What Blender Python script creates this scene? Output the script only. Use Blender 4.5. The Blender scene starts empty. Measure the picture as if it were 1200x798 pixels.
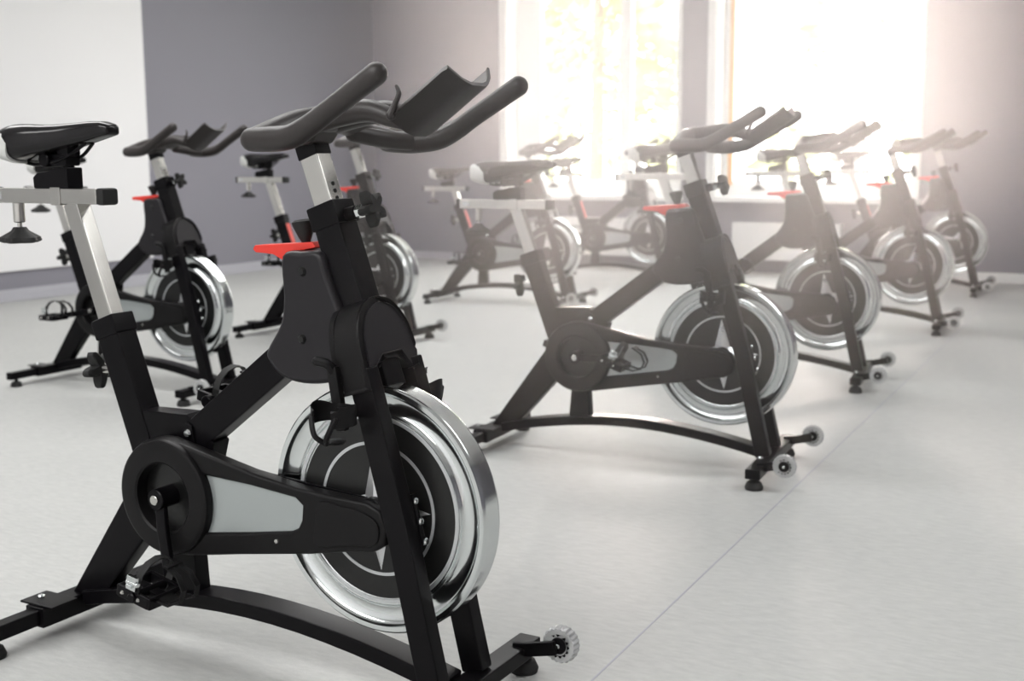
import bpy, bmesh, math, random
from mathutils import Vector, Matrix
R = math.radians
S = bpy.context.scene
COL = S.collection
random.seed(7)

# ------------------------------------------------------------------ camera
cd = bpy.data.cameras.new('camera'); cam = bpy.data.objects.new('camera', cd); COL.objects.link(cam)
cam.matrix_world = (Matrix.Translation((6.9833, -10.4024, 1.01945)) @ Matrix.Rotation(R(29.447), 4, 'Z')
                    @ Matrix.Rotation(R(90 - 8.612), 4, 'X') @ Matrix.Rotation(R(-0.325), 4, 'Z'))
cd.sensor_width = 36; cd.lens = 1415.05 / 1200 * 36
cd.dof.use_dof = True; cd.dof.focus_distance = 2.15; cd.dof.aperture_fstop = 5.0
cd.clip_start = 0.05; cd.clip_end = 200
S.camera = cam
# ------------------------------------------------------------------ world, lights, exposure
W = bpy.data.worlds.new('sky'); S.world = W; W.use_nodes = True
bg = W.node_tree.nodes['Background']; bg.inputs[0].default_value = (1.0, 0.97, 0.93, 1); bg.inputs[1].default_value = 9.5
S.view_settings.view_transform = 'Standard'; S.view_settings.look = 'None'
S.view_settings.exposure = 0.03; S.view_settings.gamma = 1; S.view_settings.use_curve_mapping = False
def area(name, loc, rot, sx, sy, power, color=(1, 1, 1), portal=False):
    l = bpy.data.lights.new(name, 'AREA'); l.shape = 'RECTANGLE'; l.size = sx; l.size_y = sy; l.energy = power; l.color = color
    o = bpy.data.objects.new(name, l); COL.objects.link(o); o.location = loc; o.rotation_euler = rot
    if portal: l.cycles.is_portal = True
    return o
area('window_portal', (1.95, 0.34, 1.7), (R(-90), 0, 0), 1.85, 2.1, 1, portal=True)
area('window_portal', (4.07, 0.34, 1.7), (R(-90), 0, 0), 1.80, 2.1, 1, portal=True)
CEIL = 3.2
sl_ = bpy.data.lights.new('low_sun', 'SUN'); sl_.energy = 15.0; sl_.angle = R(14); sl_.color = (1, .86, .78)
sun = bpy.data.objects.new('low_sun', sl_); COL.objects.link(sun)
sun.rotation_euler = Vector((-math.sin(R(25)) * math.cos(R(6)), math.cos(R(25)) * math.cos(R(6)), math.sin(R(6)))).to_track_quat('Z', 'Y').to_euler()
area('ceiling_lamp', (3.2, -3.2, CEIL - .06), (0, 0, 0), 3.6, 1.2, 110, (1, .99, .98))
area('ceiling_lamp', (3.2, -7.4, CEIL - .06), (0, 0, 0), 3.6, 1.2, 85, (1, .99, .98))
area('ceiling_lamp', (8.0, -6.4, CEIL - .06), (0, 0, 0), 2.4, 1.2, 80, (1, .99, .98))
area('ceiling_lamp', (5.0, -11.4, CEIL - .06), (0, 0, 0), 3.6, 1.2, 130, (1, .99, .98))
GLARE = 0.235; GLARE_G = 0.64  # density and anisotropy of the mist added to imitate window glare

# ------------------------------------------------------------------ materials
def mat(name, col, rough=.5, metal=0, spec=.5, bump=0, bscale=200, var=0, vscale=8, trans=0, coat=0, alpha_mix=0, emis=0):
    m = bpy.data.materials.new(name); m.use_nodes = True; nt = m.node_tree; b = nt.nodes['Principled BSDF']
    b.inputs['Base Color'].default_value = (*col, 1); b.inputs['Roughness'].default_value = rough; b.inputs['Metallic'].default_value = metal
    b.inputs['Specular IOR Level'].default_value = spec
    if trans: b.inputs['Transmission Weight'].default_value = trans
    if coat: b.inputs['Coat Weight'].default_value = coat
    tc = nt.nodes.new('ShaderNodeTexCoord')
    if bump:
        n = nt.nodes.new('ShaderNodeTexNoise'); n.inputs['Scale'].default_value = bscale; nt.links.new(tc.outputs['Object'], n.inputs['Vector'])
        bp = nt.nodes.new('ShaderNodeBump'); bp.inputs['Strength'].default_value = bump; bp.inputs['Distance'].default_value = .001
        nt.links.new(n.outputs['Fac'], bp.inputs['Height']); nt.links.new(bp.outputs['Normal'], b.inputs['Normal'])
    n = nt.nodes.new('ShaderNodeTexNoise'); n.inputs['Scale'].default_value = vscale; n.inputs['Detail'].default_value = 3
    nt.links.new(tc.outputs['Object'], n.inputs['Vector'])
    mr = nt.nodes.new('ShaderNodeMapRange'); mr.inputs['To Min'].default_value = rough * .88; mr.inputs['To Max'].default_value = min(1, rough * 1.12)
    nt.links.new(n.outputs['Fac'], mr.inputs['Value']); nt.links.new(mr.outputs['Result'], b.inputs['Roughness'])
    if var:
        mx = nt.nodes.new('ShaderNodeMix'); mx.data_type = 'RGBA'
        mx.inputs['A'].default_value = (*[max(0, c * (1 - var)) for c in col], 1); mx.inputs['B'].default_value = (*[min(1, c * (1 + var)) for c in col], 1)
        nt.links.new(n.outputs['Fac'], mx.inputs['Factor']); nt.links.new(mx.outputs['Result'], b.inputs['Base Color'])
    return m
BLK = mat('black_paint', (.0045, .004, .005), .30, spec=.15)
PLA = mat('black_plastic', (.008, .0075, .008), .38, spec=.2, bump=.25, bscale=900)
TANK = mat('grey_black_plastic', (.016, .0145, .017), .36, spec=.32, bump=.2, bscale=900)
GRIP = mat('grip_rubber', (.030, .025, .024), .40, bump=.3, bscale=700)
RUB = mat('rubber', (.012, .012, .012), .7)
CHR = mat('chrome', (.74, .77, .77), .13, 1)
SAT = mat('satin_steel', (.62, .61, .58), .24, 1, var=.06, vscale=30)
TRIM = mat('silver_trim', (.62, .64, .65), .35, .6)
STAR = mat('star_silver', (.72, .73, .74), .28, .8)
PANEL = mat('silver_panel', (.44, .475, .475), .30, .55)
DISC = mat('wheel_black', (.006, .006, .006), .30)
RED = mat('red_plastic', (.78, .045, .03), .38)
REDS = mat('red_decal', (.75, .10, .08), .5)
CLEAR = mat('clear_wheel', (.85, .86, .86), .16, 0, trans=.55)
SADT = mat('saddle_vinyl', (.010, .009, .010), .17, spec=.35)
TAILM = mat('saddle_grey', (.62, .63, .61), .45)
WHITE = mat('white_gloss', (.86, .86, .85), .35)
WHITEP = mat('white_paint', (.80, .80, .81), .7)
WOOD = mat('orange_wood', (.80, .42, .14), .5, var=.2)
WALLM = mat('grey_wall', (.23, .225, .26), .75, bump=.15, bscale=60, var=.03, vscale=2)
BASEG = mat('grey_skirting', (.42, .42, .46), .5)
CEILM = mat('ceiling_white', (.8, .8, .8), .9)
RADM = mat('radiator_white', (.85, .85, .84), .4)
BARK = mat('bark', (.16, .12, .09), .9, var=.3)
SNOW = mat('pale_ground', (.62, .62, .55), .9, var=.1, vscale=1)

def floor_mat():
    m = bpy.data.materials.new('grey_linoleum'); m.use_nodes = True; nt = m.node_tree; b = nt.nodes['Principled BSDF']
    tc = nt.nodes.new('ShaderNodeTexCoord')
    def noise(sx, sy, rot, det=6, rg=.62):
        mp = nt.nodes.new('ShaderNodeMapping'); mp.inputs['Scale'].default_value = (sx, sy, 1); mp.inputs['Rotation'].default_value = (0, 0, rot)
        n = nt.nodes.new('ShaderNodeTexNoise'); n.inputs['Scale'].default_value = 1; n.inputs['Detail'].default_value = det; n.inputs['Roughness'].default_value = rg
        nt.links.new(tc.outputs['Object'], mp.inputs['Vector']); nt.links.new(mp.outputs['Vector'], n.inputs['Vector']); return n
    a = noise(22, 75, R(-62)); c = noise(160, 420, R(-62), 3); d = noise(1.5, 2.2, 0, 3)
    mx = nt.nodes.new('ShaderNodeMath'); mx.operation = 'MULTIPLY_ADD'; mx.inputs[1].default_value = .6
    nt.links.new(a.outputs['Fac'], mx.inputs[0])
    m2 = nt.nodes.new('ShaderNodeMath'); m2.operation = 'MULTIPLY'; m2.inputs[1].default_value = .25; nt.links.new(c.outputs['Fac'], m2.inputs[0])
    nt.links.new(m2.outputs[0], mx.inputs[2])
    m3 = nt.nodes.new('ShaderNodeMath'); m3.operation = 'MULTIPLY_ADD'; m3.inputs[1].default_value = .15; nt.links.new(d.outputs['Fac'], m3.inputs[0]); nt.links.new(mx.outputs[0], m3.inputs[2])
    r = nt.nodes.new('ShaderNodeValToRGB'); r.color_ramp.elements[0].position = .36; r.color_ramp.elements[1].position = .64
    r.color_ramp.elements[0].color = (.42, .428, .42, 1); r.color_ramp.elements[1].color = (.52, .525, .512, 1)
    nt.links.new(m3.outputs[0], r.inputs['Fac']); nt.links.new(r.outputs['Color'], b.inputs['Base Color'])
    b.inputs['Roughness'].default_value = .55; b.inputs['Specular IOR Level'].default_value = .3
    bp = nt.nodes.new('ShaderNodeBump'); bp.inputs['Strength'].default_value = .25; bp.inputs['Distance'].default_value = .002
    nt.links.new(c.outputs['Fac'], bp.inputs['Height']); nt.links.new(bp.outputs['Normal'], b.inputs['Normal'])
    return m
def glass_mat():
    m = bpy.data.materials.new('window_glass'); m.use_nodes = True; nt = m.node_tree; nt.nodes.clear()
    o = nt.nodes.new('ShaderNodeOutputMaterial'); t = nt.nodes.new('ShaderNodeBsdfTransparent'); g = nt.nodes.new('ShaderNodeBsdfGlossy')
    g.inputs['Roughness'].default_value = .02; mx = nt.nodes.new('ShaderNodeMixShader'); mx.inputs[0].default_value = .06
    nt.links.new(t.outputs[0], mx.inputs[1]); nt.links.new(g.outputs[0], mx.inputs[2]); nt.links.new(mx.outputs[0], o.inputs[0]); return m
def leaf_mat(name, a, b_):
    m = bpy.data.materials.new(name); m.use_nodes = True; nt = m.node_tree; b = nt.nodes['Principled BSDF']
    tc = nt.nodes.new('ShaderNodeTexCoord'); n = nt.nodes.new('ShaderNodeTexNoise'); n.inputs['Scale'].default_value = 1.3; n.inputs['Detail'].default_value = 4
    nt.links.new(tc.outputs['Object'], n.inputs['Vector']); r = nt.nodes.new('ShaderNodeValToRGB')
    r.color_ramp.elements[0].position = .38; r.color_ramp.elements[1].position = .62
    r.color_ramp.elements[0].color = (*a, 1); r.color_ramp.elements[1].color = (*b_, 1)
    nt.links.new(n.outputs['Fac'], r.inputs['Fac']); nt.links.new(r.outputs['Color'], b.inputs['Base Color']); b.inputs['Roughness'].default_value = .8
    return m
FLOORM = floor_mat(); GLASS = glass_mat()
SEAMM = mat('lilac_seam', (.36, .36, .42), .5)
LEAF1 = leaf_mat('foliage_green', (.26, .30, .12), (.52, .56, .26)); LEAF2 = leaf_mat('foliage_yellow', (.5, .47, .25), (.70, .66, .42))

# ------------------------------------------------------------------ geometry helpers
class G:
    def __init__(s): s.bm = bmesh.new()
    def _bev(s, geom, off, seg=2, ang=35):
        if off <= 0: return
        es = set()
        for f in geom:
            for e in f.edges:
                if len(e.link_faces) == 2 and e.calc_face_angle(0) > R(ang): es.add(e)
        if es: bmesh.ops.bevel(s.bm, geom=list(es), offset=off, segments=seg, profile=.5, affect='EDGES', clamp_overlap=True)
    def hexa(s, pts, bev=.003, seg=2):
        """8 points: first loop of four, then the opposite loop"""
        v = [s.bm.verts.new(p) for p in pts]
        fs = [s.bm.faces.new([v[i] for i in q]) for q in ((0, 1, 2, 3), (7, 6, 5, 4), (0, 4, 5, 1), (1, 5, 6, 2), (2, 6, 7, 3), (3, 7, 4, 0))]
        bmesh.ops.recalc_face_normals(s.bm, faces=fs); s._bev(fs, bev, seg); return s
    def box(s, x0, x1, y0, y1, z0, z1, bev=.003):
        return s.hexa([(x0, y0, z0), (x1, y0, z0), (x1, y1, z0), (x0, y1, z0), (x0, y0, z1), (x1, y0, z1), (x1, y1, z1), (x0, y1, z1)], bev)
    def bar(s, p0, p1, w, h, bev=.004, side=(0, 1, 0), w2=None, h2=None):
        """rectangular tube from p0 to p1; w along `side`, h across"""
        p0 = Vector(p0); p1 = Vector(p1); d = (p1 - p0).normalized(); a = Vector(side); a = (a - d * a.dot(d)).normalized(); b = d.cross(a)
        w2 = w2 or w; h2 = h2 or h
        def loop(p, w, h): return [p + a * w / 2 * i + b * h / 2 * j for i, j in ((-1, -1), (1, -1), (1, 1), (-1, 1))]
        return s.hexa(loop(p0, w, h) + loop(p1, w2, h2), bev)
    def sweep_rect(s, path, w, h, bev=.004):
        rings = []
        n = len(path)
        for i, p in enumerate(path):
            p = Vector(p); d = (Vector(path[min(i + 1, n - 1)]) - Vector(path[max(i - 1, 0)])).normalized()
            a = Vector((0, 1, 0)); a = (a - d * a.dot(d)).normalized(); b = d.cross(a)
            rings.append([s.bm.verts.new(p + a * w / 2 * i_ + b * h / 2 * j_) for i_, j_ in ((-1, -1), (1, -1), (1, 1), (-1, 1))])
        fs = [s.bm.faces.new(rings[0]), s.bm.faces.new(rings[-1][::-1])]
        for r0, r1 in zip(rings, rings[1:]):
            for k in range(4): fs.append(s.bm.faces.new((r0[k], r1[k], r1[(k + 1) % 4], r0[(k + 1) % 4])))
        bmesh.ops.recalc_face_normals(s.bm, faces=fs); s._bev(fs, bev, 2, 50); return s
    def poly(s, pts, y0, y1, bev=.004, holes=(), seg=2, xf=None, ang=50):
        """closed outline of (x, z) extruded from y0 to y1 (optionally placed by xf)"""
        es = []; allv = []
        for lp in [pts] + list(holes):
            v = [s.bm.verts.new((p[0], y0, p[1])) for p in lp]; allv += v
            es += [s.bm.edges.new((v[i], v[(i + 1) % len(v)])) for i in range(len(v))]
        if holes:
            r = bmesh.ops.triangle_fill(s.bm, edges=es, use_beauty=True, use_dissolve=False)
            fs = [g for g in r['geom'] if isinstance(g, bmesh.types.BMFace)]
        else: fs = [s.bm.faces.new(allv)]
        r = bmesh.ops.extrude_face_region(s.bm, geom=fs)
        nv = [g for g in r['geom'] if isinstance(g, bmesh.types.BMVert)]; nf = [g for g in r['geom'] if isinstance(g, bmesh.types.BMFace)]
        for v in nv: v.co.y += y1 - y0
        fs2 = set(fs) | set(nf)
        for v in nv + allv:
            for f in v.link_faces: fs2.add(f)
        fs2 = [f for f in fs2 if f.is_valid]
        vs = {v for f in fs2 for v in f.verts}
        bmesh.ops.recalc_face_normals(s.bm, faces=fs2)
        if xf is not None:
            for v in vs: v.co = xf @ v.co
        s._bev(fs2, bev, seg, ang); return s
    def lathe(s, prof, c=(0, 0, 0), axis=(0, 1, 0), seg=48, closed=False):
        """revolve (r, t) profile about axis through c"""
        c = Vector(c); ax = Vector(axis).normalized(); u = ax.orthogonal().normalized(); w = ax.cross(u); rings = []
        for r, t in prof:
            if r < 1e-6: rings.append([s.bm.verts.new(c + ax * t)])
            else: rings.append([s.bm.verts.new(c + ax * t + (u * math.cos(k * 2 * math.pi / seg) + w * math.sin(k * 2 * math.pi / seg)) * r) for k in range(seg)])
        fs = []
        pairs = list(zip(rings, rings[1:])) + ([(rings[-1], rings[0])] if closed else [])
        for a, b in pairs:
            for k in range(seg):
                k2 = (k + 1) % seg
                if len(a) == 1 and len(b) == 1: continue
                if len(a) == 1: fs.append(s.bm.faces.new((a[0], b[k2], b[k])))
                elif len(b) == 1: fs.append(s.bm.faces.new((a[k], a[k2], b[0])))
                else: fs.append(s.bm.faces.new((a[k], a[k2], b[k2], b[k])))
        bmesh.ops.recalc_face_normals(s.bm, faces=fs); return s
    def cyl(s, p0, p1, r, r2=None, seg=24, bev=.002):
        p0 = Vector(p0); p1 = Vector(p1); L = (p1 - p0).length; r2 = r if r2 is None else r2; b = min(bev, L / 3, r / 3, r2 / 3)
        return s.lathe([(0, 0), (r - b, 0), (r, b), (r2, L - b), (r2 - b, L), (0, L)], p0, p1 - p0, seg)
    def tube(s, pts, rad, seg=16, sub=6, flat=1.0, cap=True):
        """round tube along a Catmull-Rom path; rad = number or list per point"""
        P = [Vector(p) for p in pts]; n = len(P); rr = rad if isinstance(rad, (list, tuple)) else [rad] * n
        C = []; Q = []
        for i in range(n - 1):
            p0 = P[max(i - 1, 0)]; p1 = P[i]; p2 = P[i + 1]; p3 = P[min(i + 2, n - 1)]
            for k in range(sub):
                t = k / sub
                C.append(.5 * ((2 * p1) + (p2 - p0) * t + (2 * p0 - 5 * p1 + 4 * p2 - p3) * t * t + (3 * p1 - p0 - 3 * p2 + p3) * t ** 3)); Q.append(rr[i] * (1 - t) + rr[i + 1] * t)
        C.append(P[-1]); Q.append(rr[-1])
        if cap:   # rounded ends
            d0 = (C[0] - C[1]).normalized(); d1 = (C[-1] - C[-2]).normalized(); r0 = Q[0]; r1 = Q[-1]
            pre = [(C[0] + d0 * r0 * math.sin(a), r0 * math.cos(a)) for a in (R(85), R(65), R(40), R(18))]
            post = [(C[-1] + d1 * r1 * math.sin(a), r1 * math.cos(a)) for a in (R(18), R(40), R(65), R(85))]
            C = [p for p, _ in pre] + C + [p for p, _ in post]; Q = [q for _, q in pre] + Q + [q for _, q in post]
        rings = []; a = None
        for i, p in enumerate(C):
            d = (C[min(i + 1, len(C) - 1)] - C[max(i - 1, 0)]).normalized()
            if a is None: a = d.cross(Vector((0, 0, 1))); a = a if a.length > .1 else d.cross(Vector((1, 0, 0)))
            a = (a - d * a.dot(d)).normalized(); b = d.cross(a)
            rings.append([s.bm.verts.new(p + (a * math.cos(k * 2 * math.pi / seg) + b * flat * math.sin(k * 2 * math.pi / seg)) * Q[i]) for k in range(seg)])
        fs = [s.bm.faces.new(rings[0]), s.bm.faces.new(rings[-1][::-1])]
        for r0, r1 in zip(rings, rings[1:]):
            for k in range(seg): fs.append(s.bm.faces.new((r0[k], r1[k], r1[(k + 1) % seg], r0[(k + 1) % seg])))
        bmesh.ops.recalc_face_normals(s.bm, faces=fs); return s
    def star(s, c, axis, r, n=5, th=.02, inner=.5):
        """lobed hand knob"""
        c = Vector(c); ax = Vector(axis).normalized(); u = ax.orthogonal().normalized(); w = ax.cross(u); N = n * 8
        def ring(t, sc):
            return [s.bm.verts.new(c + ax * t + (u * math.cos(k * 2 * math.pi / N) + w * math.sin(k * 2 * math.pi / N)) * r * sc * (inner + (1 - inner) * (.5 + .5 * math.cos(n * k * 2 * math.pi / N)) ** .8)) for k in range(N)]
        rs = [ring(-th / 2, .8), ring(-th * .35, 1), ring(th * .3, 1), ring(th / 2, .75)]
        fs = [s.bm.faces.new(rs[0]), s.bm.faces.new(rs[-1][::-1])]
        for a, b in zip(rs, rs[1:]):
            for k in range(N): fs.append(s.bm.faces.new((a[k], b[k], b[(k + 1) % N], a[(k + 1) % N])))
        bmesh.ops.recalc_face_normals(s.bm, faces=fs); return s
    def loft(s, rings, cap=True):
        rs = [[s.bm.verts.new(p) for p in r] for r in rings]; n = len(rs[0]); fs = []
        if cap: fs = [s.bm.faces.new(rs[0]), s.bm.faces.new(rs[-1][::-1])]
        for a, b in zip(rs, rs[1:]):
            for k in range(n): fs.append(s.bm.faces.new((a[k], b[k], b[(k + 1) % n], a[(k + 1) % n])))
        bmesh.ops.recalc_face_normals(s.bm, faces=fs); return s
    def build(s, name, m, parent=None, org=None, ang=32, label=None, kind=None):
        if org is not None:
            for v in s.bm.verts: v.co -= Vector(org)
        me = bpy.data.meshes.new(name); s.bm.to_mesh(me); s.bm.free(); me.materials.append(m)
        for p in me.polygons: p.use_smooth = True
        me.set_sharp_from_angle(angle=R(ang))
        o = bpy.data.objects.new(name, me); COL.objects.link(o); o.parent = parent
        if org is not None: o.location = org
        wn = o.modifiers.new('weighted_normals', 'WEIGHTED_NORMAL'); wn.keep_sharp = True; wn.weight = 60
        if label: o['label'] = label
        if kind: o['kind'] = kind
        return o
def thing(name, label, cat, loc, rz=0, group=None):
    o = bpy.data.objects.new(name, None); o.empty_display_size = .1; COL.objects.link(o); o.location = loc; o.rotation_euler = (0, 0, rz)
    o['label'] = label; o['category'] = cat
    if group: o['group'] = group
    return o
def circle(cx, cz, r, n=40, a0=0): return [(cx + r * math.cos(a0 + k * 2 * math.pi / n), cz + r * math.sin(a0 + k * 2 * math.pi / n)) for k in range(n)]
def smooth(pts, sub=5):
    """closed Catmull-Rom through 2-D points"""
    n = len(pts); out = []
    for i in range(n):
        p0, p1, p2, p3 = [Vector(pts[(i + k) % n]) for k in (-1, 0, 1, 2)]
        for k in range(sub):
            t = k / sub; q = .5 * ((2 * p1) + (p2 - p0) * t + (2 * p0 - 5 * p1 + 4 * p2 - p3) * t * t + (3 * p1 - p0 - 3 * p2 + p3) * t ** 3); out.append((q.x, q.y))
    return out

# ------------------------------------------------------------------ room
FX0, FX1, FY0 = -.506, 11.0, -13.0
def struct(g, name, m): return g.build(name, m, kind='structure')
struct(G().box(FX0 - .3, FX1 + .3, FY0 - .3, .3, -.15, 0, 0), 'floor', FLOORM)
struct(G().box(FX0 - .3, FX1 + .3, FY0 - .3, .3, CEIL, CEIL + .15, 0), 'ceiling', CEILM)
O1 = (1.07, 2.84, .66, 2.80); O2 = (3.20, 4.94, .66, 2.80)
g = G(); T = .30
g.box(FX0 - .3, O1[0], 0, T, 0, CEIL, 0); g.box(O1[1], O2[0], 0, T, 0, CEIL, 0); g.box(O2[1], FX1 + .3, 0, T, 0, CEIL, 0)
for O in (O1, O2): g.box(O[0], O[1], 0, T, 0, O[2], 0); g.box(O[0], O[1], 0, T, O[3], CEIL, 0)
struct(g, 'wall_back', WALLM)
struct(G().box(FX0 - .3, FX0, FY0 - .3, 0, 0, CEIL, 0), 'wall_left', WALLM)
struct(G().box(FX1, FX1 + .3, FY0, 0, 0, CEIL, 0), 'wall_right', WALLM)
struct(G().box(FX0, FX1 + .3, FY0 - .3, FY0, 0, CEIL, 0), 'wall_front', WHITEP)
struct(G().box(FX0, FX0 + .022, -12.9, -3.18, .222, CEIL - .02, .003), 'trim_1', WHITEP)          # white wall facing
struct(G().box(FX0, FX0 + .014, FY0, 0, 0, .045, .004).box(FX0, FX0 + .008, FY0, 0, .045, .09, .003), 'baseboard_left', BASEG)
struct(G().box(FX0 + .014, 1.5, -.014, 0, 0, .07, .004), 'baseboard_back_left', BASEG)
struct(G().box(4.46, FX1, -.016, 0, 0, .077, .004), 'baseboard_back', WHITE)
# lilac welded seam in the linoleum
struct(G().hexa([(6.1367, -12, 0), (6.1407, -12, 0), (5.748, -.9, 0), (5.744, -.9, 0), (6.1367, -12, .0006), (6.1407, -12, .0006), (5.748, -.9, .0006), (5.744, -.9, .0006)], 0), 'trim_2', SEAMM)

def window(n, O, sash, glassx, mull, wood=None):
    x0, x1, z0, z1 = O; w = bpy.data.objects.new('window_%d' % n, None); COL.objects.link(w); w.location = ((x0 + x1) / 2, .12, z0); w['kind'] = 'structure'
    inv = Vector(w.location)
    def B(g, name, m): return g.build(name, m, w, org=None)
    def sh(g):
        for v in g.bm.verts: v.co -= inv
        return g
    # casing on the wall face and lining of the reveal
    g = G(); c = .075
    g.box(x0 - c, x0, -.02, .0, z0 - .02, z1 + c, .003).box(x1, x1 + c * .6, -.02, 0, z0 - .02, z1 + c, .003).box(x0, x1, -.02, 0, z1, z1 + c, .003)
    B(sh(g), 'window_casing', WHITE)
    g = G(); g.box(x0, x0 + .012, 0, .24, z0, z1, .001).box(x1 - .012, x1, 0, .24, z0, z1, .001).box(x0, x1, 0, .24, z1 - .012, z1, .001)
    B(sh(g), 'window_lining', WHITE)
    g = G(); y0, y1 = .19, .25
    g.box(x0 + .012, glassx[0], y0, y1, z0, z1 - .012, .004).box(glassx[1], x1 - .012, y0, y1, z0, z1 - .012, .004)
    g.box(glassx[0], glassx[1], y0, y1, z0, z0 + .14, .004).box(glassx[0], glassx[1], y0, y1, z1 - .10, z1 - .012, .004)
    g.box(mull[0], mull[1], y0 - .008, y1, z0 + .14, z1 - .10, .004)
    B(sh(g), 'window_frame', WHITE)
    B(sh(G().box(x0 - c - .02, x1 + c * .6 + .02, -.11, .19, z0 - .04, z0 + .005, .006)), 'window_sill', WHITE)
    for a, b in ((glassx[0], mull[0]), (mull[1], glassx[1])): B(sh(G().box(a, b, .222, .226, z0 + .14, z1 - .10, 0)), 'window_pane', GLASS)
    if wood: B(sh(G().box(wood[0], wood[1], y0 - .012, y0, z0 + .1, z1 - .05, .002)), 'wooden_frame_strip', WOOD)
window(1, O1, None, (1.345, 2.755), (2.19, 2.30))
window(2, O2, None, (3.305, 4.862), (4.29, 4.445), wood=(3.262, 3.305))

def radiator(x0, x1, z0, z1, label):
    t = thing('radiator', label, 'radiator', ((x0 + x1) / 2, -.085, 0), 0, 'white radiators below the windows')
    w = (x1 - x0) / 2
    g = G().box(-w, w, -.045, -.03, z0, z1, .006)
    k = -w + .03
    while k < w - .04:
        g.box(k, k + .016, -.049, -.044, z0 + .03, z1 - .03, .002); k += .034
    g.build('front_panel', RADM, t)
    G().box(-w + .01, w - .01, .02, .035, z0, z1, .005).build('rear_panel', RADM, t)
    g = G().box(-w, -w + .008, -.03, .03, z0, z1, .002).box(w - .008, w, -.03, .03, z0, z1, .002)
    k = -w + .02
    while k < w - .02: g.box(k, k + .004, -.03, .025, z1 - .02, z1 - .004, 0); k += .022
    g.build('top_grille', RADM, t)
    for sx in (-1, 1):
        G().box(sx * w * .7 - .015, sx * w * .7 + .015, .03, .08, z0 + .06, z1 - .06, .002).build('wall_bracket', RADM, t)
    p = G().tube([(w - .03, .0, z0 + .01), (w + .03, 0, z0 + .01), (w + .03, 0, .001)], .009, cap=False); p.build('supply_pipe', RADM, t)
    G().cyl((w + .03, 0, z0 - .01), (w + .03, 0, z0 + .05), .018).build('valve', RADM, t)
    return t
radiator(3.42, 4.38, .12, .445, 'white panel radiator under the window with the orange wood strip')
radiator(1.58, 2.66, .11, .46, 'white panel radiator under the left, plain white window')

# ------------------------------------------------------------------ outdoors
struct(G().box(-40, 40, .4, 60, -.6, -.5, 0), 'ground', SNOW)
def tree(x, y, h, r, m, label, kind='conifer'):
    t = thing('tree', label, 'tree', (x, y, -.5), 0, 'trees outside the windows')
    G().tube([(0, 0, 0), (.05, .03, h * .5), (0, 0, h * .96)], [.16, .10, .02], seg=8, sub=3).build('trunk', BARK, t)
    g = G(); rnd = random.Random(int(x * 100))
    for i in range(1500):
        if kind == 'conifer':
            u = rnd.random() ** .8; z = h * (.12 + .88 * u); rr = r * (1 - u) ** .8 * (.35 + .65 * rnd.random() ** .5)
        else:
            u = rnd.random(); z = h * (.3 + .7 * u); rr = r * math.sin(math.pi * min(1, .12 + .88 * u)) * rnd.random() ** .4
        a = rnd.random() * 6.283; c = Vector((rr * math.cos(a), rr * math.sin(a), z - rr * .25))
        s_ = .10 + .13 * rnd.random(); d = Vector((math.cos(a), math.sin(a), -.35 + .5 * rnd.random())).normalized(); q = d.orthogonal().normalized()
        q = (q + d.cross(q) * rnd.uniform(-1, 1)).normalized()
        v = [g.bm.verts.new(c + d * s_ * 1.6), g.bm.verts.new(c + q * s_ * .6), g.bm.verts.new(c - d * s_), g.bm.verts.new(c - q * s_ * .6)]
        g.bm.faces.new(v)
    g.build('foliage', m, t)
tree(-1.9, 8.2, 6.5, 2.2, LEAF1, 'green bushy tree standing behind the wood-edged window, left part of its wide pane', 'conifer')
tree(1.2, 13.5, 7.5, 2.2, LEAF1, 'green conifer seen through the narrow right pane of the wood-edged window', 'conifer')
tree(-5.8, 12.0, 7.0, 2.5, LEAF2, 'pale yellowish tree seen through the plain white window on the left', 'round')

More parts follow.
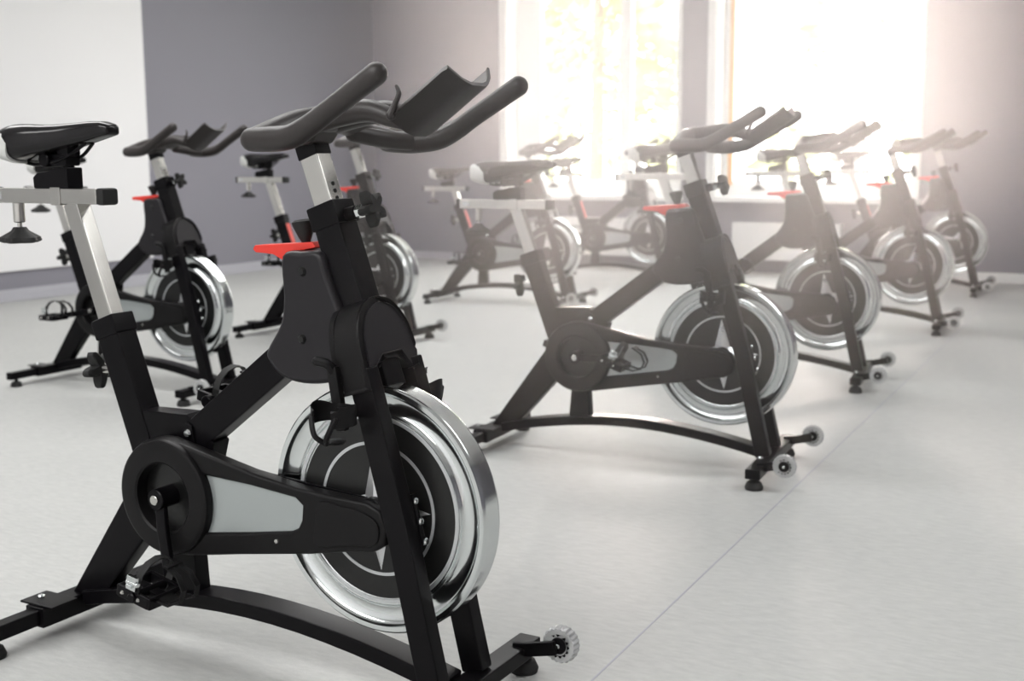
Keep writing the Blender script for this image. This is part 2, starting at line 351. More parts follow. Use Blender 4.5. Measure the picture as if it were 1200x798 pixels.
# ------------------------------------------------------------------ exercise bike (x forward, y rider's left, z up; origin on the floor under the flywheel hub)
HUBZ = .382; AX = (-.492, .349)
def hd(z): return -.11 - (z - .93) * .348          # head tube axis x at height z
def sx(z): return -.693 - (z - .69) * .36          # seat tube axis x at height z
def build_bike():
    t = thing('exercise_bike', 'bike', 'exercise bike', (0, 0, 0), 0, 'black exercise bikes standing in two rows')
    # base
    path = [(-.80 + .94 * k / 14, 0, .062 + .064 * math.sin(math.pi * min(1, (k / 14) * .98 + .02)) ** .9 - .0 * k) for k in range(15)]
    G().sweep_rect(path, .062, .032, .004).build('base_beam', BLK, t)
    rs = G().bar((-.835, -.275, .052), (-.835, .275, .052), .034, .034, .004, side=(1, 0, 0)).build('rear_stabilizer', BLK, t)
    for s_ in (-1, 1):
        G().lathe([(0, 0), (.024, 0), (.026, .006), (.020, .022), (.008, .026), (.008, .040)], (-.835, s_ * .235, 0), (0, 0, 1), 24).build('foot', RUB, rs)
    G().box(-.862, -.808, -.13, .13, .030, .074, .003).build('sleeve', BLK, rs)
    br = G().box(-.885, -.785, -.125, -.055, .074, .079, .0015).build('bracket', BLK, rs)
    G().box(-.885, -.785, .055, .125, .074, .079, .0015).build('bracket', BLK, rs)
    for s_ in (-1, 1): G().lathe([(0, .006), (.006, .0055), (.008, .003), (.008, 0)], (-.86, s_ * .09, .079), (0, 0, 1), 12).build('bolt', CHR, rs)
    # rear leg, stub
    G().hexa([(-.845, -.022, .068), (-.745, -.022, .078), (-.525, -.022, .325), (-.60, -.022, .40),
              (-.845, .022, .068), (-.745, .022, .078), (-.525, .022, .325), (-.60, .022, .40)], .006).build('rear_leg', BLK, t)
    G().hexa([(-.545, -.02, .115), (-.465, -.02, .12), (-.475, -.02, .28), (-.53, -.02, .28),
              (-.545, .02, .115), (-.465, .02, .12), (-.475, .02, .28), (-.53, .02, .28)], .004).build('support_stub', BLK, t)
    # seat tube
    st = G().bar((sx(.33), 0, .33), (sx(.69), 0, .69), .054, .062, .005).build('seat_tube', BLK, t)
    G().bar((sx(.655), 0, .655), (sx(.695), 0, .695), .060, .068, .004).build('collar', BLK, st)
    g = G(); c = Vector((sx(.585) - .02, 0, .585)); g.cyl(c, c + Vector((-.045, 0, -.004)), .013); g.build('knob_stem', SAT, st)
    G().star(c + Vector((-.062, 0, -.005)), (1, 0, .1), .042, 5, .026, .45).build('adjustment_knob', RUB, st)
    # junction + down tube
    G().poly([(-.605, .30), (-.43, .36), (-.40, .46), (-.47, .512), (-.60, .508)], -.024, .024, .004).build('junction_block', BLK, t)
    G().bar((-.47, 0, .455), (-.10, 0, .735), .050, .066, .005).build('down_tube', BLK, t)
    g = G(); g.poly([(-.475, .455), (-.445, .452), (-.452, .49), (-.468, .497)], -.030, -.025, .001); g.build('gusset', BLK, t)
    G().lathe([(0, .008), (.006, .007), (.009, .003), (.009, 0)], (-.461, -.030, .475), (0, -1, 0), 16).build('bolt', CHR, t)
    # head tube
    ht = G().bar((hd(.60) + .0, 0, .60), (hd(.935), 0, .935), .058, .060, .005).build('head_tube', BLK, t)
    G().bar((hd(.895), 0, .895), (hd(.938), 0, .938), .063, .066, .004).build('collar', BLK, ht)
    a = Vector((hd(.915) + .022, 0, .916)); d = Vector((.97, 0, .22)).normalized()
    G().cyl(a, a + d * .034, .013).build('knob_barrel', BLK, ht)
    G().cyl(a + d * .034, a + d * .050, .012, seg=6, bev=.001).build('hex_nut', CHR, ht)
    g = G(); g.star(a + d * .068, d, .035, 5, .024, .42); g.cyl(a + d * .050, a + d * .062, .011); g.build('adjustment_knob', RUB, ht)
    # brake housing (plastic cover behind the head tube)
    tank = smooth([(-.196, .842), (-.150, .852), (-.105, .850), (-.085, .80), (-.045, .70), (-.050, .630), (-.095, .611), (-.155, .604), (-.205, .613), (-.236, .640), (-.240, .662), (-.205, .715), (-.196, .765)], 4)
    hs = G().poly(tank, -.044, .044, .012, seg=3).build('brake_housing', TANK, t)
    for q in ((-.145, .815), (-.150, .690)):
        G().lathe([(0, .004), (.006, .004), (.009, .0), (.009, -.001)], (q[0], -.045, q[1]), (0, -1, 0), 16).build('screw_cap', DISC, hs)
    # brake lever
    lv = G(); lv.poly([(-.284, .850), (-.278, .858), (-.22, .862), (-.14, .868), (-.13, .858), (-.17, .850), (-.200, .826), (-.235, .842), (-.277, .844)], -.020, .020, .003)
    lv.build('brake_lever', RED, t)
    G().lathe([(0, 0), (.008, 0), (.009, .010), (.013, .018), (.021, .040), (.022, .046), (.016, .050), (0, .050)], (-.168, 0, .858), (-.15, 0, 1), 24).build('resistance_knob', RUB, t)
    # fork crown: arch around the wheel, in the plane across the fork
    ax = Vector((-.29, 0, .957)).normalized(); yv = Vector((0, 1, 0)); nv = yv.cross(ax)          # ax runs up the fork
    if nv.x < 0: nv = -nv
    base = Vector((hd(.70) + .010, 0, .70))
    # poly() makes (x -> lateral, z -> up the fork, y -> outwards)
    M4 = Matrix(((0, 0, 0, 0),) * 4); xf = Matrix.Identity(4)
    for r_ in range(3): xf[r_][0] = yv[r_]; xf[r_][1] = nv[r_]; xf[r_][2] = ax[r_]; xf[r_][3] = base[r_]
    arc = [(-.091 * math.cos(t_) ** .85, -.045 + .113 * math.sin(t_) ** .9) for t_ in [R(q_) for q_ in range(0, 90, 6)]]
    arc = arc + [(0, .069)] + [(-x_, z_) for x_, z_ in arc[::-1]]
    arch = arc + [(.089, -.085), (.074, -.092), (.058, -.078), (.040, -.055), (.018, -.045), (-.018, -.045), (-.040, -.052), (-.048, -.066), (-.052, -.095), (-.088, -.095)]
    cr = G().poly(arch, -.034, .024, .008, xf=xf, seg=3, ang=60).build('fork_crown', PLA, t)
    face = [(x_ * .82, z_ * .88 - .005) for x_, z_ in arc] + [(.070, -.070), (.052, -.074), (.030, -.036), (-.030, -.036), (-.058, -.055), (-.073, -.055)]
    G().poly(face, .022, .031, .003, xf=xf, ang=60).build('crown_plate', TANK, cr)
    # fork legs
    for s_ in (-1, 1):
        lg = G().sweep_rect([(.004, s_ * .070, .650), (.029, s_ * .070, .567), (.081, s_ * .070, .376), (.126, s_ * .070, .176), (.152, s_ * .070, .066)], .036, .048, .004).build('fork_leg', BLK, t)
        g = G(); g.sweep_rect([(.084, s_ * .047, .425), (.108, s_ * .047, .335)], .010, .022, .002); g.build('axle_plate', BLK, lg)
        for z_ in (.416, .380, .344):
            x_ = .086 + (.425 - z_) * .27
            G().lathe([(0, .006), (.005, .005), (.007, .002), (.007, 0)], (x_ + .010, s_ * .048, z_), (1, 0, 0), 12).build('bolt', CHR, lg)
    # bottle cages on both sides of the fork
    for s_ in (-1, 1):
        y_ = s_ * .138; c = Vector((-.008, y_, .578)); rr = .040
        def P(a_, z_, k=1): return c + Vector((rr * k * math.cos(a_), rr * k * math.sin(a_), z_))
        g = G(); rings = []
        for i in range(21):
            a_ = R(-150 + 300 * i / 20) - s_ * R(90)
            rings.append([P(a_, -.016), P(a_, .015 + .008 * math.cos(a_ * 2)), P(a_, .014, .92), P(a_, -.016, .92)])
        g.loft(rings); g.tube([P(-s_ * R(90) - R(140), 0), P(-s_ * R(90) - R(160), -.03), P(-s_ * R(90) + R(180), -.046, .6)], .005, 8)
        g.tube([P(-s_ * R(90) + R(140), 0), P(-s_ * R(90) + R(160), -.03), P(-s_ * R(90) + R(180), -.046, .6)], .005, 8)
        g.lathe([(0, -.05), (.018, -.05), (.020, -.046), (0, -.044)], c, (0, 0, 1), 20)
        cg = g.build('bottle_cage', PLA, t)
        g = G(); g.bar((-.022, s_ * .096, .54), (-.040, s_ * .096, .655), .016, .022, .004).tube([(-.038, s_ * .096, .645), (-.046, s_ * .104, .660), (-.066, s_ * .108, .664)], .009, 10)
        g.bar((-.012, s_ * .080, .575), (-.012, s_ * .108, .575), .03, .02, .003, side=(1, 0, 0)); g.build('cage_arm', PLA, cg)
    # flywheel
    o3 = (0, -.0075, HUBZ)
    def L(p): return [(r_, y_) for r_, y_ in p]
    prof = [(.160, -.020), (.168, -.026), (.1705, -.029), (.180, -.0305), (.1825, -.027), (.186, -.021), (.196, -.019), (.212, -.0215), (.219, -.028), (.2225, -.0335), (.231, -.0345), (.2345, -.031), (.235, -.027)]
    prof = [(r_, y_ + .0075) for r_, y_ in prof]; prof = prof + [(r_, -y_) for r_, y_ in prof[::-1]]
    fw = G().lathe(prof, o3, (0, 1, 0), 128, closed=True).build('flywheel', CHR, t, org=o3, ang=50)
    for s_ in (-1, 1):
        dk = G().lathe([(0, s_ * .020), (.169, s_ * .020), (.1695, s_ * .014), (0, s_ * .014)], (0, 0, 0), (0, 1, 0), 96).build('wheel_disc', DISC, fw)
        G().lathe([(.1705, s_ * .0225), (.1715, s_ * .0237), (.1775, s_ * .0237), (.1785, s_ * .0225), (.1785, s_ * .018), (.1705, s_ * .018)], (0, 0, 0), (0, 1, 0), 96, closed=True).build('outer_trim_ring', TRIM, fw)
        G().lathe([(.1205, s_ * .0201), (.1205, s_ * .0211), (.1265, s_ * .0211), (.1265, s_ * .0201)], (0, 0, 0), (0, 1, 0), 96, closed=True).build('inner_trim_ring', TRIM, fw)
        g = G(); n = 4; vs = []
        for k in range(2 * n):
            a_ = R(3) + k * math.pi / n; r_ = .117 if k % 2 == 0 else .036
            vs.append(g.bm.verts.new((r_ * math.cos(a_), s_ * .0202, r_ * math.sin(a_))))
        cc = g.bm.verts.new((0, s_ * .033, 0)); c2 = g.bm.verts.new((0, s_ * .0195, 0)); fs = []
        for k in range(2 * n): fs += [g.bm.faces.new((cc, vs[k], vs[(k + 1) % (2 * n)])), g.bm.faces.new((c2, vs[(k + 1) % (2 * n)], vs[k]))]
        bmesh.ops.recalc_face_normals(g.bm, faces=fs); g.build('star_emblem', STAR, fw, ang=5)
        G().cyl((0, s_ * .015, 0), (0, s_ * .043, 0), .026).build('hub', BLK, fw)
    # chain guard
    out = [(-.600, .300), (-.612, .335), (-.608, .385), (-.588, .425), (-.55, .455), (-.50, .468), (-.45, .463), (-.42, .457), (-.35, .443), (-.255, .424), (-.156, .411), (-.06, .406), (.005, .404), (.035, .392), (.049, .362), (.043, .329), (.018, .313), (-.04, .304), (-.128, .286), (-.298, .258), (-.433, .234), (-.50, .229), (-.555, .246)]
    win = [(-.400, .4065), (-.27, .401), (-.160, .391), (-.143, .378), (-.146, .350), (-.155, .333), (-.172, .324), (-.27, .307), (-.398, .287), (-.384, .318), (-.382, .349), (-.386, .380)]
    cg = G().poly(out, -.070, -.036, .007, holes=[win, circle(*AX, .070, 36)], seg=3, ang=60).build('chain_guard', PLA, t, ang=40)
    G().lathe([(.070, -.060), (.071, -.078), (.075, -.081), (.108, -.081), (.116, -.077), (.120, -.069), (.120, -.040), (.070, -.040)], (AX[0], 0, AX[1]), (0, 1, 0), 64, closed=True).build('guard_ring', PLA, cg)
    G().lathe([(0, -.052), (.074, -.052), (.074, -.040), (0, -.040)], (AX[0], 0, AX[1]), (0, 1, 0), 48).build('dish', DISC, cg)
    winb = [(-.36 + (x_ + .36) * 1.04 if x_ > -.36 else x_ - .006, .350 + (z_ - .350) * 1.08) for x_, z_ in win]
    G().poly(winb, -.062, -.055, 0).build('guard_panel', PANEL, cg, label='silver-grey guard panel')
    pad = smooth([(-.10, .392), (-.05, .392), (-.005, .388), (.030, .372), (.034, .345), (.020, .326), (-.03, .320), (-.108, .306), (-.112, .34)], 3)
    G().poly(pad, -.074, -.069, .003, seg=2, ang=60).build('guard_pad', PLA, cg)
    G().poly([(AX[0] - .07, .25), (.03, .32), (.045, .36), (.02, .40), (-.25, .42), (AX[0] - .05, .455)], -.030, -.0355, .001).build('inner_cover', BLK, cg)
    G().lathe([(0, .004), (.004, .0035), (.005, 0)], (-.205, -.0705, .301), (0, -1, 0), 12).build('screw', SAT, cg)
    # front stabilizer
    fs_ = G().box(.138, .186, -.262, .262, .036, .068, .004).build('front_stabilizer', BLK, t)
    for s_ in (-1, 1):
        G().lathe([(0, 0), (.027, 0), (.029, .008), (.022, .024), (.012, .028), (.012, .037)], (.162, s_ * .235, 0), (0, 0, 1), 24).build('foot', RUB, fs_)
        G().sweep_rect([(.160, s_ * .198, .060), (.195, s_ * .198, .066), (.252, s_ * .198, .080)], .012, .028, .003).build('wheel_arm', BLK, fs_)
        G().lathe([(0, .007), (.008, .006), (.010, .002), (.010, 0)], (.150, s_ * .105, .068), (0, 0, 1), 16).build('bolt', CHR, fs_)
        N = 22; rings = []
        for y_, k in ((-.011, .78), (-.0125, .93), (-.006, 1), (.006, 1), (.0125, .93), (.011, .78)):
            rings.append([(.252 + .036 * k * (1 + .035 * math.cos(N * j * 2 * math.pi / 132)) * math.cos(j * 2 * math.pi / 132), s_ * .222 + y_, .080 + .036 * k * (1 + .035 * math.cos(N * j * 2 * math.pi / 132)) * math.sin(j * 2 * math.pi / 132)) for j in range(132)])
        tw = G().loft(rings).build('transport_wheel', CLEAR, t, label='clear plastic roller')
        N2 = 14
        pts = [(.252 + (.022 + .0025 * math.cos(N2 * j * 2 * math.pi / 112)) * math.cos(j * 2 * math.pi / 112), .080 + (.022 + .0025 * math.cos(N2 * j * 2 * math.pi / 112)) * math.sin(j * 2 * math.pi / 112)) for j in range(112)]
        pin = [(.252 + .0195 * math.cos(-j * 2 * math.pi / 56), .080 + .0195 * math.sin(-j * 2 * math.pi / 56)) for j in range(56)]
        g = G(); y_ = s_ * .222 - .0155; g.lathe([(0, -.001), (.015, 0), (.0165, .002), (.0165, .030), (.015, .032), (0, .033)], (.252, y_, .080), (0, 1, 0), 28)
        g.poly(pts, y_ + .0005, y_ + .0025, 0, holes=[pin]); g.build('roller_hub', BLK, tw)
        g = G()
        for e in (-1, 1): g.lathe([(0, .004), (.004, .0035), (.0055, .001), (.0055, 0)], (.252, s_ * .222 + e * .0165, .080), (0, e, 0), 12)
        g.build('axle_bolt', CHR, tw)
    # handlebar post and handlebar (adjusted per bike)
    hp = G().bar((hd(.75), 0, .75), (hd(1.042), 0, 1.042), .040, .042, .003).build('handlebar_post', SAT, t)
    g = G()
    for k in range(3):
        z_ = .948 + k * .013; g.cyl((hd(z_) + .018, 0, z_), (hd(z_) + .0235, 0, z_ + .001), .0042, seg=12, bev=.0005)
    g.build('post_holes', DISC, hp)
    hb = G()
    for s_ in (-1, 1):
        e_ = .022 * (s_ > 0)
        hb.tube([(-.118, s_ * .196, 1.052), (-.075 + e_ * .5, s_ * .201, 1.052 - e_ * .1), (-.03 + e_, s_ * .206, 1.055), (.010 + e_, s_ * .208, 1.071), (.055 + e_, s_ * .207, 1.097), (.146 + e_, s_ * (.205 + e_ * .3), 1.150)], [.0205, .0215, .0205, .0185, .0175, .0185], 20, 8)
    hb.tube([(-.108, -.196, 1.054), (-.122, -.14, 1.066), (-.122, -.07, 1.084), (-.115, 0, 1.090), (-.122, .07, 1.084), (-.122, .14, 1.066), (-.108, .196, 1.054)], [.020, .021, .022, .024, .022, .021, .020], 20, 6)
    hb.tube([(-.12, -.03, 1.085), (-.06, -.028, 1.096), (.0, -.028, 1.102), (.045, -.028, 1.090), (.078, -.028, 1.076)], [.022, .021, .020, .017, .009], 16, 6)
    hb.tube([(-.12, .03, 1.085), (-.06, .028, 1.096), (.0, .028, 1.102), (.045, .028, 1.090), (.078, .028, 1.076)], [.022, .021, .020, .017, .009], 16, 6)
    hb.hexa([(-.178, -.035, 1.040), (-.125, -.035, 1.046), (-.09, -.04, 1.095), (-.14, -.04, 1.085), (-.178, .035, 1.040), (-.125, .035, 1.046), (-.09, .04, 1.095), (-.14, .04, 1.085)], .008)
    for s_ in (-1, 1):   # lower braces to the outer grips
        hb.tube([(-.12, s_ * .09, 1.066), (-.09, s_ * .15, 1.055), (-.055, s_ * .196, 1.050)], [.017, .017, .017], 14, 6)
    hbo = hb.build('handlebar', GRIP, t, ang=60)
    G().bar((hd(1.022), 0, 1.022), (hd(1.052), 0, 1.052), .044, .046, .002).build('stem_clamp', BLK, hbo)
    # media tray: shallow trough rising forward
    u = Vector((.120, 0, .083)); rings = []; cs = [(-.068, .026), (-.064, .030), (-.034, .004), (-.012, -.004), (.030, -.004), (.052, .002), (.074, .016), (.092, .038), (.086, .040), (.068, .020), (.050, .008), (.030, .003), (-.012, .003), (-.034, .011), (-.060, .034)]
    nrm = Vector((-.083, 0, .120)).normalized(); p0 = Vector((.082, 0, 1.060))
    for k, sc in ((0, .9), (.06, 1), (.5, 1), (.94, 1), (1, .92)):
        rings.append([p0 + u * k + Vector((0, y_ * sc, 0)) + nrm * z_ for y_, z_ in cs])
    tr = G().loft(rings).build('tray', GRIP, hbo, ang=40)
    g = G(); g.bar(p0 + u * .18 + Vector((0, -.016, 0)) + nrm * .004, p0 + u * .86 + Vector((0, -.016, 0)) + nrm * .004, .007, .003, .001); g.build('tray_slot', TRIM, hbo)
    g = G()
    for yy in (.006, .022): g.bar(p0 + u * .14 + Vector((0, yy, 0)) + nrm * .004, p0 + u * .8 + Vector((0, yy, 0)) + nrm * .004, .003, .002, .0005)
    g.build('tray_grooves', DISC, hbo)
    G().tube([(.074, -.064, 1.092), (.082, -.062, 1.112), (.088, -.060, 1.128), (.082, -.058, 1.140)], [.009, .005, .0045, .003], 10, 6).build('cable_hook', GRIP, hbo)
    # seat post, slider and saddle (adjusted per bike)
    sp = G().bar((sx(.50), 0, .50), (sx(.915), 0, .915), .037, .041, .003).build('seat_post', SAT, t)
    sl = G().box(-.995, -.664, -.020, .020, .911, .943, .002).box(-.800, -.770, -.0225, .0225, .908, .946, .002).build('seat_slider', SAT, t)
    G().box(-.666, -.642, -.0215, .0215, .9095, .9445, .006).build('end_cap', RUB, sl); G().box(-1.008, -.993, -.0215, .0215, .9095, .9445, .005).build('end_cap', RUB, sl)
    G().box(-.98, -.955, -.0212, -.0195, .919, .935, .001).build('rail_mark', TRIM, sl)
    G().cyl((-.928, 0, .912), (-.928, 0, .868), .0125).cyl((-.928, 0, .868), (-.928, 0, .855), .005, bev=.0005).build('knob_stem', SAT, sl)
    g = G(); N = 40; rings = []
    for z_, k in ((.858, .30), (.850, .42), (.836, .95), (.828, 1.0), (.824, .8)):
        rings.append([(-.928 + .041 * k * (1 + .14 * math.cos(5 * j * 2 * math.pi / N)) * math.cos(j * 2 * math.pi / N), .041 * k * (1 + .14 * math.cos(5 * j * 2 * math.pi / N)) * math.sin(j * 2 * math.pi / N), z_) for j in range(N)])
    g.loft(rings).build('slider_knob', RUB, sl)
    sd = G(); rings = []
    #      x      half width  top   bottom
    ST = [(-.928, .050, 1.068, 1.016), (-.920, .066, 1.074, 1.004), (-.900, .074, 1.079, .997), (-.875, .076, 1.082, .998), (-.840, .070, 1.081, 1.006), (-.805, .057, 1.078, 1.016), (-.77, .042, 1.077, 1.024), (-.73, .031, 1.079, 1.032), (-.69, .025, 1.081, 1.040), (-.66, .023, 1.080, 1.047), (-.642, .020, 1.075, 1.051), (-.634, .011, 1.068, 1.056)]
    for x_, w_, zt, zb in ST:
        r_ = []
        for j in range(24):
            a_ = j * 2 * math.pi / 24; cy = math.cos(a_); sz = math.sin(a_)
            yy = w_ * (abs(cy) ** .62) * (1 if cy >= 0 else -1); md = zb + (zt - zb) * .45
            if sz >= 0: zz = md + (zt - md) * sz ** .75 - .005 * (1 - abs(cy)) ** 2 * (w_ > .05)
            else: zz = md - (md - zb) * (-sz) ** .55
            r_.append((x_, yy, zz))
        rings.append(r_)
    sdo = sd.loft(rings).build('saddle', SADT, t, ang=60)
    g = G(); rings = []
    for x_, w_, zt, zb in [(-.936, .046, 1.060, 1.014), (-.929, .066, 1.069, 1.004), (-.910, .0765, 1.072, .998), (-.890, .0785, 1.070, .994), (-.872, .0785, 1.052, .995)]:
        r_ = []
        for j in range(24):
            a_ = R(-200) + j * R(220) / 23 if False else j * 2 * math.pi / 24; cy = math.cos(a_); sz = math.sin(a_)
            yy = w_ * (abs(cy) ** .7) * (1 if cy >= 0 else -1); zz = (zt + zb) / 2 + (zt - zb) / 2 * abs(sz) ** .6 * (1 if sz > 0 else -1)
            r_.append((x_, yy, zz))
        rings.append(r_)
    g.loft(rings).build('saddle_tail', TAILM, sdo, label='light grey tail shell of the saddle')
    g = G()
    for s_ in (-1, 1): g.tube([(-.890, s_ * .022, 1.000), (-.85, s_ * .022, .993), (-.80, s_ * .022, .997), (-.75, s_ * .018, 1.012), (-.71, s_ * .010, 1.036)], .0038, 8)
    g.build('saddle_rails', BLK, sdo)
    g = G(); g.cyl((-.775, 0, .940), (-.775, 0, 1.035), .0125).cyl((-.815, -.032, 1.003), (-.815, .032, 1.003), .015).box(-.83, -.76, -.020, .020, .990, 1.015, .004).box(-.79, -.755, -.018, .018, 1.01, 1.045, .005)
    g.build('saddle_clamp', BLK, sdo)
    G().poly([(-.862, .943), (-.864, .966), (-.850, .976), (-.820, .979), (-.800, .985), (-.757, .987), (-.757, .943)], -.021, .021, .003).build('clamp_cover', BLK, sdo)
    # cranks and pedals: origin at the axle, placed per bike
    ca = {}
    for s_ in (-1, 1):
        a0 = (AX[0], 0, AX[1])
        g = G(); y_ = s_ * .095
        g.sweep_rect([(AX[0], y_ - s_ * .012, AX[1]), (AX[0] + .06, y_, AX[1]), (AX[0] + .165, y_ + s_ * .010, AX[1])], .014, .026, .005)
        g.cyl((AX[0], s_ * .04, AX[1]), (AX[0], y_ + s_ * .004, AX[1]), .021)
        g.cyl((AX[0] + .165, y_, AX[1]), (AX[0] + .165, y_ + s_ * .018, AX[1]), .014)
        arm = g.build('crank_arm', BLK, t, org=a0)
        G().cyl((0, s_ * .098, 0), (0, s_ * .103, 0), .010, bev=.001).build('axle_cap', SAT, arm)
        pc = s_ * .160; g = G()          # pedal about its own spindle; local origin = spindle centre
        g.cyl((0, -.052, 0), (0, .052, 0), .010)
        g.box(-.045, -.036, -.045, .045, -.012, .012, .003).box(.036, .045, -.045, .045, -.012, .012, .003)
        g.box(-.040, .040, -.046, -.036, -.012, .012, .003).box(-.040, .040, .036, .046, -.012, .012, .003).box(-.04, .04, -.012, .012, -.006, .006, .002)
        pd = g.build('pedal', BLK, t); pd.location = (AX[0] + .165, pc, AX[1])
        g = G()
        for yy in (-.026, .026):
            g.sweep_rect([(.040, yy, .004), (.075, yy * .95, .006), (.098, yy * .8, .022), (.100, yy * .7, .045), (.080, yy * .6, .066), (.045, yy * .5, .074)], .012, .004, .001)
        g.bar((.050, -.02, .074), (.050, .02, .074), .012, .005, .001, side=(1, 0, 0)); g.build('toe_clip', PLA, pd)
        g = G(); g.sweep_rect([(.0 + .0, -.05, -.014), (.012, -.056, .01), (.028, -.052, .045), (.045, -.03, .068)], .003, .014, .0005)
        rr = [(0.004, .050 * math.cos(a_), .030 + .046 * math.sin(a_)) for a_ in [R(-60 + k * 30) for k in range(11)]]
        rings = [[(x_ - .008 + .006 * (zz > .03), yy, zz), (x_ + .008 + .006 * (zz > .03), yy, zz), (x_ + .008 + .006 * (zz > .03), yy * .95, .03 + (zz - .03) * .94), (x_ - .008 + .006 * (zz > .03), yy * .95, .03 + (zz - .03) * .94)] for x_, yy, zz in rr]
        g = G(); g.loft(rings); g.build('strap', RUB, pd)
        g = G(); yb = s_ * .055; g.box(-.008, .016, yb - .004, yb + .004, .022, .050, .001).cyl((-.010, yb, .036), (.020, yb, .036), .005, seg=10, bev=.001).box(-.004, .010, yb - .009, yb + .009, .028, .034, .001); g.build('buckle', CHR, pd)
        g = G()
        for xx in (-.028, -.008, .014): g.lathe([(0, .003), (.003, .0025), (.0045, 0)], (xx, s_ * .046, 0), (0, s_, 0), 10)
        g.build('reflector_studs', SAT, pd)
    return t
def tree_copy(o, parent=None):
    c = o.copy(); COL.objects.link(c); c.parent = parent
    for ch in list(o.children): tree_copy(ch, c)
    return c
proto = build_bike()
# x, y, yaw, handlebar lift, seat lift, crank angle (deg, 0 = forward), flywheel turn, pedal tilt, red stripe, label
BIKES = [
 (5.7092, -8.6252, 0.0, 0, .018, -76, 0, 12, 0, 'nearest and largest black exercise bike, cut off by the left frame edge'),
 (5.6696, -6.6558, 4.62, 0, -.070, 2, 0, 20, 0, 'second black exercise bike of the right row, just behind the largest one, full chain guard'),
 (3.1771, -6.5314, 2.09, 0, -.045, 190, 0, 0, 0, 'black exercise bike standing before the white wall panel, front of the left row'),
 (3.0488, -4.9093, 1.71, .05, -.028, 150, 20, 0, 1, 'exercise bike partly hidden behind the nearest one, red stripe, glaring chrome wheel'),
 (3.0884, -2.9725, 5.5, 0, -.128, 200, 0, 0, 1, 'exercise bike with red stripe, third of the left row, saddle set lowest'),
 (3.0731, -1.1552, -2.0, 0, -.06, 170, 0, 0, 1, 'farthest exercise bike of the left row, beside the radiator under the plain window'),
 (5.5573, -4.9629, 7.05, 0, 0, 60, -6, 0, 0, 'third exercise bike in the right row, its flywheel just right of the second bike'),
 (5.5534, -3.0641, 6.36, 0, -.014, 100, 10, 0, 0, 'fourth exercise bike in the right row, below the right edge of the window'),
 (5.4410, -0.9705, 4.42, .03, -.029, 20, 30, 0, 1, 'farthest exercise bike of the right row, close to the bare wall and white skirting'),
]
for i, (x, y, yaw, dh, ds, ck, fwa, pt, red, lab) in enumerate(BIKES):
    b = tree_copy(proto)
    b.location = (x, y, 0); b.rotation_euler = (0, 0, R(yaw)); b['label'] = lab
    for ch in b.children:
        k = ch.name.split('.')[0]
        if k == 'handlebar' or k == 'handlebar_post': ch.location = Vector(ch.location) + Vector((-.33, 0, .944)) * dh
        elif k == 'seat_post': ch.location = Vector(ch.location) + Vector((-.371, 0, .928)) * ds
        elif k in ('seat_slider', 'saddle'): ch.location = Vector(ch.location) + Vector((-.25, 0, .97)) * ds + Vector(((-.030 if i == 0 else .015 if i == 1 else .045 if i == 2 else 0) + (.012 if i == 0 and k == 'saddle' else 0), 0, 0))
        elif k == 'flywheel': ch.rotation_euler = (0, R(fwa), 0)
        elif k == 'crank_arm':
            s_ = -1 if min(v.co.y for v in ch.data.vertices) < -.05 else 1
            ch.rotation_euler = (0, R(-ck if s_ < 0 else -ck + 180), 0)
        elif k == 'pedal':
            s_ = -1 if ch.location.y < 0 else 1; a_ = R(ck if s_ < 0 else ck + 180)
            ch.location = (AX[0] + .165 * math.cos(a_), ch.location.y, AX[1] + .165 * math.sin(a_)); ch.rotation_euler = (0, R(pt), 0)
    if red:
        g = G(); g.bar((sx(.50) + .031, 0, .51), (sx(.64) + .031, 0, .65), .030, .003, .001)
        g.build('frame_stripe', REDS, b, label='red stripe')
for o in [o for o in list(proto.children_recursive)] + [proto]: bpy.data.objects.remove(o)

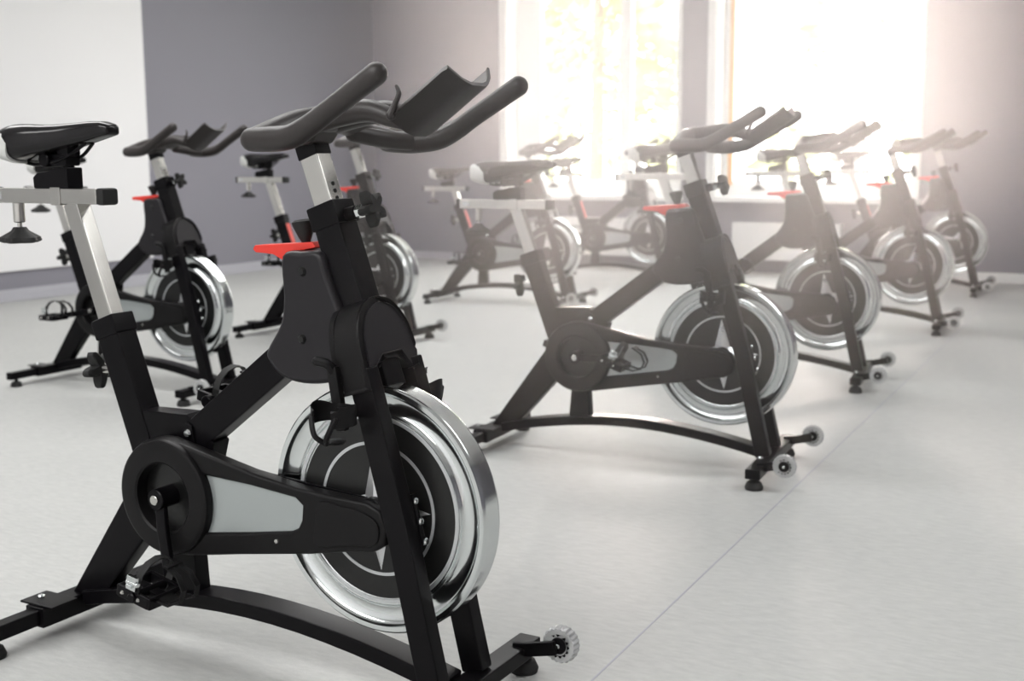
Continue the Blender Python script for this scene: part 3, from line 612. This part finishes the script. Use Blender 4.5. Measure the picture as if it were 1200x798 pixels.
# ------------------------------------------------------------------ window glare, built as an added mist volume
if GLARE > 0:
    m = bpy.data.materials.new('glare_volume'); m.use_nodes = True; nt = m.node_tree; nt.nodes.clear()
    o = nt.nodes.new('ShaderNodeOutputMaterial'); vs = nt.nodes.new('ShaderNodeVolumeScatter')
    vs.inputs['Color'].default_value = (1, .95, .93, 1); vs.inputs['Density'].default_value = GLARE; vs.inputs['Anisotropy'].default_value = GLARE_G
    nt.links.new(vs.outputs[0], o.inputs['Volume'])
    # mist added for lens flare: density shaped to the glare, thin near floor and camera
    geo = nt.nodes.new('ShaderNodeNewGeometry'); sp_ = nt.nodes.new('ShaderNodeSeparateXYZ'); nt.links.new(geo.outputs['Position'], sp_.inputs[0])
    def ramp(sock, a_, b_, lo=0., hi=1.):
        n = nt.nodes.new('ShaderNodeMapRange'); n.interpolation_type = 'SMOOTHSTEP'; n.inputs['From Min'].default_value = a_; n.inputs['From Max'].default_value = b_; n.inputs['To Min'].default_value = lo; n.inputs['To Max'].default_value = hi
        nt.links.new(sock, n.inputs['Value']); return n.outputs['Result']
    def mul(p_, q_):
        n = nt.nodes.new('ShaderNodeMath'); n.operation = 'MULTIPLY'
        for i_, w_ in ((0, p_), (1, q_)):
            if isinstance(w_, float): n.inputs[i_].default_value = w_
            else: nt.links.new(w_, n.inputs[i_])
        return n.outputs[0]
    def mul_add(sock, k, c_):
        n = nt.nodes.new('ShaderNodeMath'); n.operation = 'MULTIPLY_ADD'; n.inputs[1].default_value = k; nt.links.new(sock, n.inputs[0])
        if isinstance(c_, float): n.inputs[2].default_value = c_
        else: nt.links.new(c_, n.inputs[2])
        return n.outputs[0]
    dens = mul(mul(mul(ramp(sp_.outputs['Z'], .1, 1.2), ramp(sp_.outputs['Y'], -7.3, -5.7, 1., .07)), ramp(mul_add(sp_.outputs['X'], 1.2, mul_add(sp_.outputs['Y'], 1.0, -7.2)), -9.3, -7.6)), mul(mul(ramp(sp_.outputs['X'], 2.2, 5.0), ramp(sp_.outputs['X'], 6.1, 6.6, 1., .10)), GLARE))
    nt.links.new(dens, vs.inputs['Density'])
    hz = G().box(FX0 - .1, FX1 + .1, FY0 - .1, .29, -.05, CEIL + .05, 0).build('glare', m)
    hz['label'] = 'glare of the bright windows, built as added mist in the room'; hz['category'] = 'glare'; hz['kind'] = 'stuff'
